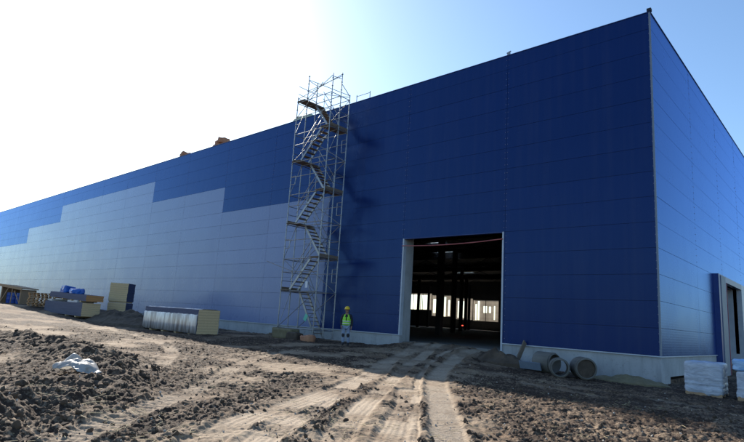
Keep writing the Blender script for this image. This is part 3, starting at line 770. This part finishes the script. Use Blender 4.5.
# pallets
def pallet(loc, rz, lab, grp):
    t = thing('wooden_pallet', lab, 'pallet', loc, rz, grp)
    m = MB()
    for k in range(7): m.box(-1.1, 1.1, -.5+k*.152, -.5+k*.152+.10, .115, .14)
    m.build('deck', WOOD, t)
    for x in (-1.0, 0, 1.0):
        for y in (-.43, .02, .41): MB().box(x-.08, x+.08, y-.06, y+.06, .025, .113).build('block', ORANGEW, t)
    for y in (-.43, .02, .41): MB().box(-1.1, 1.1, y-.06, y+.06, 0, .023).build('bottom_board', WOOD, t)
for k in range(8):
    pallet((-47.6+random.uniform(-.05, .05), -6.2+random.uniform(-.05, .05), .0+k*.145), R(20)+random.uniform(-.04, .04), 'orange brown wooden pallet in the pile beside the long grey panel pack', 'pallets piled by the wall')
# timber shelter frame with blue drums
fr = thing('drum_shelter', 'low tilted brown timber shelter holding blue drums at the left edge', 'shelter', (-57.6, -5.4, .0), R(18))
fr.scale = (.78, .78, .68)
for (x, y) in ((-1.9, -.9), (1.9, -.9), (-1.9, .9), (1.9, .9)): MB().box(x-.07, x+.07, y-.07, y+.07, -.1, 2.35-.1*x).build('post', WOOD, fr)
m = MB(); m.bar((-2.3, 0, 2.72), (2.3, 0, 2.25), 2.2, .14); m.build('top_panel', WOOD, fr)
for a, b in (((-1.9, -.95, .1), (-.6, -.95, 2.3)), ((1.9, -.95, .2), (.6, -.95, 1.9)), ((.2, -.95, 0), (.2, -.95, 2.4))): MB().bar(a, b, .07, .10).build('brace', WOOD, fr)
m = MB(); m.bar((-2.3, -1.12, 2.66), (2.3, -1.12, 2.19), .05, .36); m.build('front_beam', WOOD, fr)
MB().box(-2.02, -1.975, -.95, .9, .05, 2.5).build('side_panel', WOOD, fr); MB().box(1.975, 2.02, -.95, .9, .05, 2.1).build('side_panel', WOOD, fr)
MB().bar((-2.1, .95, 1.2), (2.1, .95, 1.2), .05, 1.9).build('back_panel', PLANK, fr)
drm = None
for k, (x, y, z, lab) in enumerate(((-1.2, -.2, .02, 'blue drum furthest left inside the timber shelter'), (-.3, -.25, .02, 'middle blue drum inside the timber shelter'), (.75, -.2, .02, 'blue drum furthest right inside the timber shelter'))):
    q = Matrix.Rotation(R(18), 4, 'Z') @ Vector((x, y, 0))
    t = thing('blue_drum', lab, 'drum', (-57.6+q.x*.78, -5.4+q.y*.78, .01), 0, 'blue drums in the timber shelter')
    m = MB(); pr = [(0, .36), (.5, .40), (.55, .43), (.6, .40), (1.05, .40), (1.1, .43), (1.15, .40), (1.55, .36)]
    for (za, ra), (zb, rb) in zip(pr[:-1], pr[1:]): m.tube((0, 0, za), (0, 0, zb), ra, 16, r2=rb)
    t.scale = (.8, .8, .68); m.build('barrel', DRUM, t, False)
    MB().tube((0, 0, 1.551), (0, 0, 1.60), .37, 16).tube((.2, 0, 1.60), (.2, 0, 1.65), .06, 8).build('lid', DRUM, t)

# ------------------------------------------------------------------ beside the doorway
def ring(loc, rot, rad, ln, lab, wall=.09):
    bm = bmesh.new(); n = 40; prof = [(rad, -ln/2), (rad+.0, ln/2-.06), (rad-.035, ln/2-.055), (rad-.035, ln/2), (rad-wall, ln/2), (rad-wall, -ln/2+.05), (rad-wall+.04, -ln/2+.05), (rad-wall+.04, -ln/2)]
    rows_ = []
    for i in range(n):
        t = 2*math.pi*i/n; rows_.append([bm.verts.new((r*math.cos(t)*(1+.006*math.sin(3*t)), r*math.sin(t), z)) for r, z in prof])
    for i in range(n):
        a, b = rows_[i], rows_[(i+1) % n]
        for j in range(len(prof)): bm.faces.new((a[j], b[j], b[(j+1) % len(prof)], a[(j+1) % len(prof)]))
    bmesh.ops.recalc_face_normals(bm, faces=bm.faces)
    bmesh.ops.bevel(bm, geom=[e for e in bm.edges if e.calc_face_angle(0) > .9], offset=.008, segments=1, affect='EDGES')
    me = bpy.data.meshes.new('concrete_ring'); bm.to_mesh(me); bm.free()
    o = link('concrete_ring', me, RING, None, False); o.location = loc; o.rotation_euler = rot; return tag(o, lab, 'concrete ring', 'concrete rings by the plinth')
ring((-2.86, -2.25, -.64), (R(90), 0, R(28)), .345, .70, 'open concrete ring facing the camera, middle of three by the plinth', .07)
ring((-2.15, -1.8, -.60), (R(90), 0, R(38)), .39, .76, 'concrete ring on its side, nearest the corner, with dark closed mouth', .07)
ring((-3.75, -1.35, -.56), (R(90), 0, R(75)), .40, .8, 'concrete ring lying behind the leaning plank', .07)
q = Matrix.Rotation(R(38), 4, 'Z') @ Vector((0, -.30, 0))
h_ = MB().tube((0, -.02, 0), (0, .03, 0), .315, 24).build('dark_plug', SOIL); h_.location = (-2.15+q.x, -1.8+q.y, -.60); h_.rotation_euler = (0, 0, R(38)); tag(h_, 'dark disc set in the mouth of the concrete ring nearest the corner', 'soil')  # dark disc set just inside the ring's mouth
m = MB(); m.bar((-5.36, -.90, -.95), (-5.30, -.07, .12), .05, .24); tag(m.build('leaning_plank', PLANK), 'single plank leaning against the concrete plinth right of the doorway', 'plank')
m = MB(); m.obox(Matrix.Translation((-4.25, -1.75, -.72)) @ Matrix.Rotation(R(-12), 4, 'Z') @ Matrix.Rotation(R(20), 4, 'X'), 1.0, .04, .30); tag(m.build('loose_board', TRIM), 'short grey board lying between the plank and the concrete rings', 'board')
heap('rubble_heap', 'low grey rubble heap beside the right doorway edge', 'heap', -5.95, -1.0, 1.35, .9, .36, CLOD, 9, .5)
heap('straw_patch', 'low yellowish straw and sand patch against the plinth near the corner', 'heap', -1.0, -.75, 1.3, .5, .26, SAND, 2, zb=-1.0)

# wrapped pallets at the corner
def wrapped(loc, rz, size, seed, lab, grp='wrapped pallets by the corner'):
    t = thing('wrapped_pallet', lab, 'wrapped pallet', loc, rz, grp)
    m = MB()
    for y in (-.45, 0, .45): m.box(-size[0]/2+.03, size[0]/2-.03, y*size[1]-.05, y*size[1]+.05, 0, .10)
    for k in range(6): x = -size[0]/2+.05+k*(size[0]-.2)/5; m.box(x, x+.1, -size[1]/2+.02, size[1]/2-.02, .10, .125)
    m.build('pallet', WOOD, t)
    def drape(p):
        if p.z < .25: k = 1+.10*mnoise.noise(Vector((p.x*3, p.y*3, seed))); p.x *= k; p.y *= k; p.z -= .06*abs(mnoise.noise(Vector((p.x*4, p.y*4, 7))))
        lay = .008*math.cos(p.z*2*math.pi/.16); d = Vector((p.x, p.y, 0)).normalized(); return p+d*lay*(1 if .1 < p.z < size[2]*.45 else 0)
    o = crumpled('film_wrap', FILM, t, size, 6, .030, 2.6, seed, 0, True, 0, drape); o.location.z = .05
    return t
wrapped((1.66, -1.42, -1.06), R(1), (1.06, 1.15, 1.00), 3, 'square pallet load wrapped in creased white film by the building corner')
wrapped((3.12, -1.50, -1.06), R(-3), (1.1, 1.1, .84), 14, 'second white wrapped pallet load at the right edge under a pale blue sheet')
def dr2(p): return p
o = crumpled('blue_sheet', FILMB, None, (1.15, .9, .34), 5, .08, 2.5, 6); o.location = (3.0, -1.55, -.19); o.rotation_euler = (0, 0, .1); tag(o, 'pale blue film bundle on top of the second wrapped pallet', 'film bundle')
# white plastic sheet on the mud
def plastic():
    n = 46; vs = []; fs = []; cx, cy = -6.15, -17.75
    zz = ghgt(cx, cy)
    X, Y = [], []
    for i in range(n+1):
        for j in range(n+1):
            a, b = i/n*2-1, j/n*2-1; ang = math.atan2(b, a); q = max(abs(a), abs(b))
            rr = q*(.36+.17*mnoise.noise(Vector((math.cos(ang)*1.6, math.sin(ang)*1.6, 4))))
            X.append(cx+1.5*rr*math.cos(ang+.6)); Y.append(cy+1.1*rr*math.sin(ang+.6))
    G = relief(np.array(X), np.array(Y))[0]
    gl = np.median(G)
    G2 = sum(relief(np.array(X)+.09*math.cos(q), np.array(Y)+.09*math.sin(q))[0] for q in np.linspace(0, 6.28, 9)[:-1])/8
    for x, y, g, g2 in zip(X, Y, G, G2):
        p = Vector(((x-cx)*2.6, (y-cy)*2.6, 0))
        q = max(0, 1-((x-cx)**2+(y-cy)**2)/.30)
        fold = abs(mnoise.noise(p*.75+Vector((3, 1, 0))))*.30+abs(mnoise.noise(p*1.9))*.05
        vs.append((x, y, max(g+.012, g2+.03+fold*(.3+1.0*q)+.26*q)))
    for i in range(n):
        for j in range(n): k = i*(n+1)+j; fs.append((k, k+n+1, k+n+2, k+1))
    me = bpy.data.meshes.new('plastic_sheet'); me.from_pydata(vs, [], fs); me.update()
    o = link('plastic_sheet', me, PLASTIC, None, True); sm = o.modifiers.new('s', 'SOLIDIFY'); sm.thickness = .004
    tag(o, 'crumpled white plastic sheet lying on the dark churned mud', 'plastic sheet')
plastic()

# ------------------------------------------------------------------ worker
def skin(name, V, Ed, Rd, mat, parent, sub=2, root=0):
    me = bpy.data.meshes.new(name+'_rig'); me.from_pydata(V, Ed, []); o = bpy.data.objects.new(name+'_rig', me); COL.objects.link(o)
    md = o.modifiers.new('k', 'SKIN'); md.use_smooth_shade = True
    for v, r in zip(me.skin_vertices[0].data, Rd): v.radius = (r, r) if isinstance(r, (int, float)) else r; v.use_root = False
    me.skin_vertices[0].data[root].use_root = True
    s = o.modifiers.new('s', 'SUBSURF'); s.levels = s.render_levels = sub
    dg = bpy.context.evaluated_depsgraph_get(); m2 = bpy.data.meshes.new_from_object(o.evaluated_get(dg)); m2.name = name
    bpy.data.objects.remove(o); bpy.data.meshes.remove(me)
    m2.materials.clear()
    return link(name, m2, mat, parent, True)
SKIN = simple('weathered skin', (.30, .17, .11), (.36, .21, .14), 12, .6, bump=0)
JACK = simple('dark work jacket', (.014, .016, .022), (.024, .027, .036), 10, .85, bump=.4)
JEAN = simple('faded blue work trousers', (.20, .25, .36), (.28, .34, .46), 9, .85, bump=.4)
VEST = simple('lime high visibility fabric', (.30, .70, .04), (.36, .78, .06), 6, .6, bump=.3)
BAND = simple('silver reflective band', (.62, .66, .58), (.72, .75, .68), 8, .3, .3, bump=0)
HATM = simple('yellow hard hat shell', (.80, .52, .02), (.84, .56, .03), 3, .3, bump=0)
DARK = simple('dark rubber', (.015, .015, .018), (.025, .025, .028), 8, .7, bump=.2)
wx_, wy_ = -13.43, -2.8
wk = thing('person', 'person in yellow hard hat and lime vest standing by the wall right of the scaffold', 'person', (wx_, wy_, mz(wx_, wy_)-.01), R(38))
k = 1.0
V = [(0,0,.98),(0,.01,1.15),(0,.02,1.32),(0,.01,1.47),(0,0,1.55),(0,-.02,1.63),(0,-.035,1.72),(0,-.02,1.80),
     (-.10,0,.93),(-.115,-.01,.50),(-.12,.02,.10),(-.125,-.10,.05),(.10,0,.93),(.125,-.03,.50),(.135,.01,.10),(.15,-.10,.05),
     (-.19,.01,1.44),(-.285,.06,1.17),(-.240,-.05,.95),(-.232,-.08,.875),(.19,.01,1.44),(.272,.05,1.16),(.268,-.06,.93),(.262,-.085,.85),
     (0,-.125,1.665)]
Ed = [(0,1),(1,2),(2,3),(3,4),(4,5),(5,6),(6,7),(0,8),(8,9),(9,10),(10,11),(0,12),(12,13),(13,14),(14,15),(3,16),(16,17),(17,18),(18,19),(3,20),(20,21),(21,22),(22,23),(5,24)]
Rd = [.13,.125,.14,.11,.055,.07,.088,.07,.09,.062,.045,.035,.09,.062,.045,.035,.062,.045,.033,.036,.062,.045,.033,.036,.016]
for sgn, b, x0 in ((-1, 19, -.232), (1, 23, .262)):                # five fingers per hand
    y0, zh = V[b][1], V[b][2]
    for q, (dy, ln) in enumerate(((-.030, .072), (-.010, .084), (.010, .078), (.028, .062))):
        i = len(V); V += [(x0+sgn*.004, y0+dy, zh-.045), (x0-sgn*.002, y0+dy-.008, zh-.045-ln*.55), (x0-sgn*.014, y0+dy-.014, zh-.045-ln)]; Ed += [(b, i), (i, i+1), (i+1, i+2)]; Rd += [.0095, .0088, .0075]
    i = len(V); V += [(x0-sgn*.014, y0-.045, zh-.01), (x0-sgn*.022, y0-.060, zh-.055)]; Ed += [(b, i), (i, i+1)]; Rd += [.0115, .009]
body = skin('body', V, Ed, Rd, SKIN, wk)
skin('jacket', [(0,.01,.92),(0,.01,1.12),(0,.02,1.32),(0,.01,1.47),(0,0,1.56),(-.19,.01,1.45),(-.290,.06,1.17),(-.241,-.046,.945),(.19,.01,1.45),(.277,.05,1.16),(.269,-.057,.92)],
     [(0,1),(1,2),(2,3),(3,4),(3,5),(5,6),(6,7),(3,8),(8,9),(9,10)], [(.20,.15),(.175,.15),(.195,.155),(.15,.13),.085,.082,.066,.052,.082,.066,.052], JACK, wk)
skin('trousers', [(0,0,.99),(-.105,0,.90),(-.12,-.012,.50),(-.125,.015,.12),(.105,0,.90),(.13,-.032,.50),(.14,.01,.12)], [(0,1),(1,2),(2,3),(0,4),(4,5),(5,6)], [(.17,.14),.118,.088,.075,.118,.088,.075], JEAN, wk)
# vest: a shell around the torso with a dark V at the neck
vs_, fs_ = [], []; nn = 28; zs_ = [.98, 1.08, 1.18, 1.28, 1.38, 1.46, 1.51]
rx = [.215, .205, .205, .212, .215, .19, .15]; ry = [.172, .168, .172, .178, .172, .15, .12]
for z, a, b in zip(zs_, rx, ry):
    for i in range(nn):
        t = 2*math.pi*(i+.5)/nn; vs_.append((a*math.cos(t), .015+b*math.sin(t), z))
for j in range(len(zs_)-1):
    for i in range(nn):
        t = 2*math.pi*(i+1)/nn; front = math.sin(t) < -.5; sidearm = abs(math.cos(t)) > .8
        zc = (zs_[j]+zs_[j+1])/2
        if front and abs(math.cos(t)) < (zc-1.22)*1.15: continue
        if sidearm and zc > 1.25: continue
        fs_.append((j*nn+i, j*nn+(i+1) % nn, (j+1)*nn+(i+1) % nn, (j+1)*nn+i))
me = bpy.data.meshes.new('vest'); me.from_pydata(vs_, [], fs_); me.update()
vest = link('vest', me, VEST, wk, True); sm = vest.modifiers.new('s', 'SOLIDIFY'); sm.thickness = .012
for z, a, b in ((1.055, .222, .184), (1.17, .217, .186)):
    m = MB(); vv = []; ff = []
    for zz in (z-.026, z+.026):
        for i in range(nn): t = 2*math.pi*i/nn; vv.append((a*math.cos(t), .015+b*math.sin(t), zz))
    for i in range(nn): ff.append((i, (i+1) % nn, nn+(i+1) % nn, nn+i))
    m.add(vv, ff); o = m.build('reflective_band', BAND, vest, True); sm = o.modifiers.new('s', 'SOLIDIFY'); sm.thickness = .006
# hard hat: dome, rim and peak
m = MB(); vv = []; ff = []; nn = 24
pr = [(.136, 1.765, 0), (.128, 1.80, 0), (.115, 1.845, 0), (.085, 1.885, 0), (.04, 1.905, 0), (.004, 1.91, 0)]
for r, z, _ in pr:
    for i in range(nn): t = 2*math.pi*i/nn; vv.append((r*math.cos(t), -.03+r*1.12*math.sin(t), z))
for j in range(len(pr)-1):
    for i in range(nn): ff.append((j*nn+i, j*nn+(i+1) % nn, (j+1)*nn+(i+1) % nn, (j+1)*nn+i))
m.add(vv, ff); hat = m.build('hard_hat', HATM, wk, True); sm = hat.modifiers.new('s', 'SOLIDIFY'); sm.thickness = .004
m = MB(); vv = []; ff = []
for i in range(nn):
    t = 2*math.pi*i/nn; e = .018+.055*max(0, -math.sin(t))**2
    vv += [(.130*math.cos(t), -.03+.146*math.sin(t), 1.772), ((.136+e)*math.cos(t), -.03+(.152+e)*math.sin(t), 1.757)]
for i in range(nn): a = 2*i; b = 2*((i+1) % nn); ff.append((a, a+1, b+1, b))
m.add(vv, ff); o = m.build('peak', HATM, hat, True); sm = o.modifiers.new('s', 'SOLIDIFY'); sm.thickness = .005
MB().bar((0, -.175, 1.80), (0, .10, 1.912), .028, .012).build('ridge', HATM, hat)
for s in (-1, 1):
    MB().sphere((s*.034, -.118, 1.70), .011, 8, 6).build('eye', DARK, body, True)
    MB().sphere((s*.090, -.02, 1.685), .03, 8, 6, (.35, .7, 1)).build('ear', SKIN, body, True)
MB().sphere((0, -.108, 1.615), .024, 8, 6, (1.2, .3, .3)).build('mouth', simple('lips', (.24, .10, .08), (.26, .12, .09), 5, .6, bump=0), body, True)
MB().sphere((0, .0, 1.70), .105, 14, 9, (.86, .92, 1.0)).build('hair', JACK, body, True).location = (0, .022, .012)
for x, y in ((-.12, -.075), (.13, -.095)):
    MB().sphere((x, y, .50), .085, 12, 8, (.85, .45, 1.25)).build('knee_pad', DARK, wk, True)
for x, y in ((-.123, 0), (.138, -.005)):
    skin('boot', [(x, y+.02, .20), (x, y+.02, .07), (x*1.04, y-.09, .055), (x*1.08, y-.17, .045)], [(0,1),(1,2),(2,3)], [.072, .066, (.058, .05), (.05, .04)], DARK, wk, 2, 1)
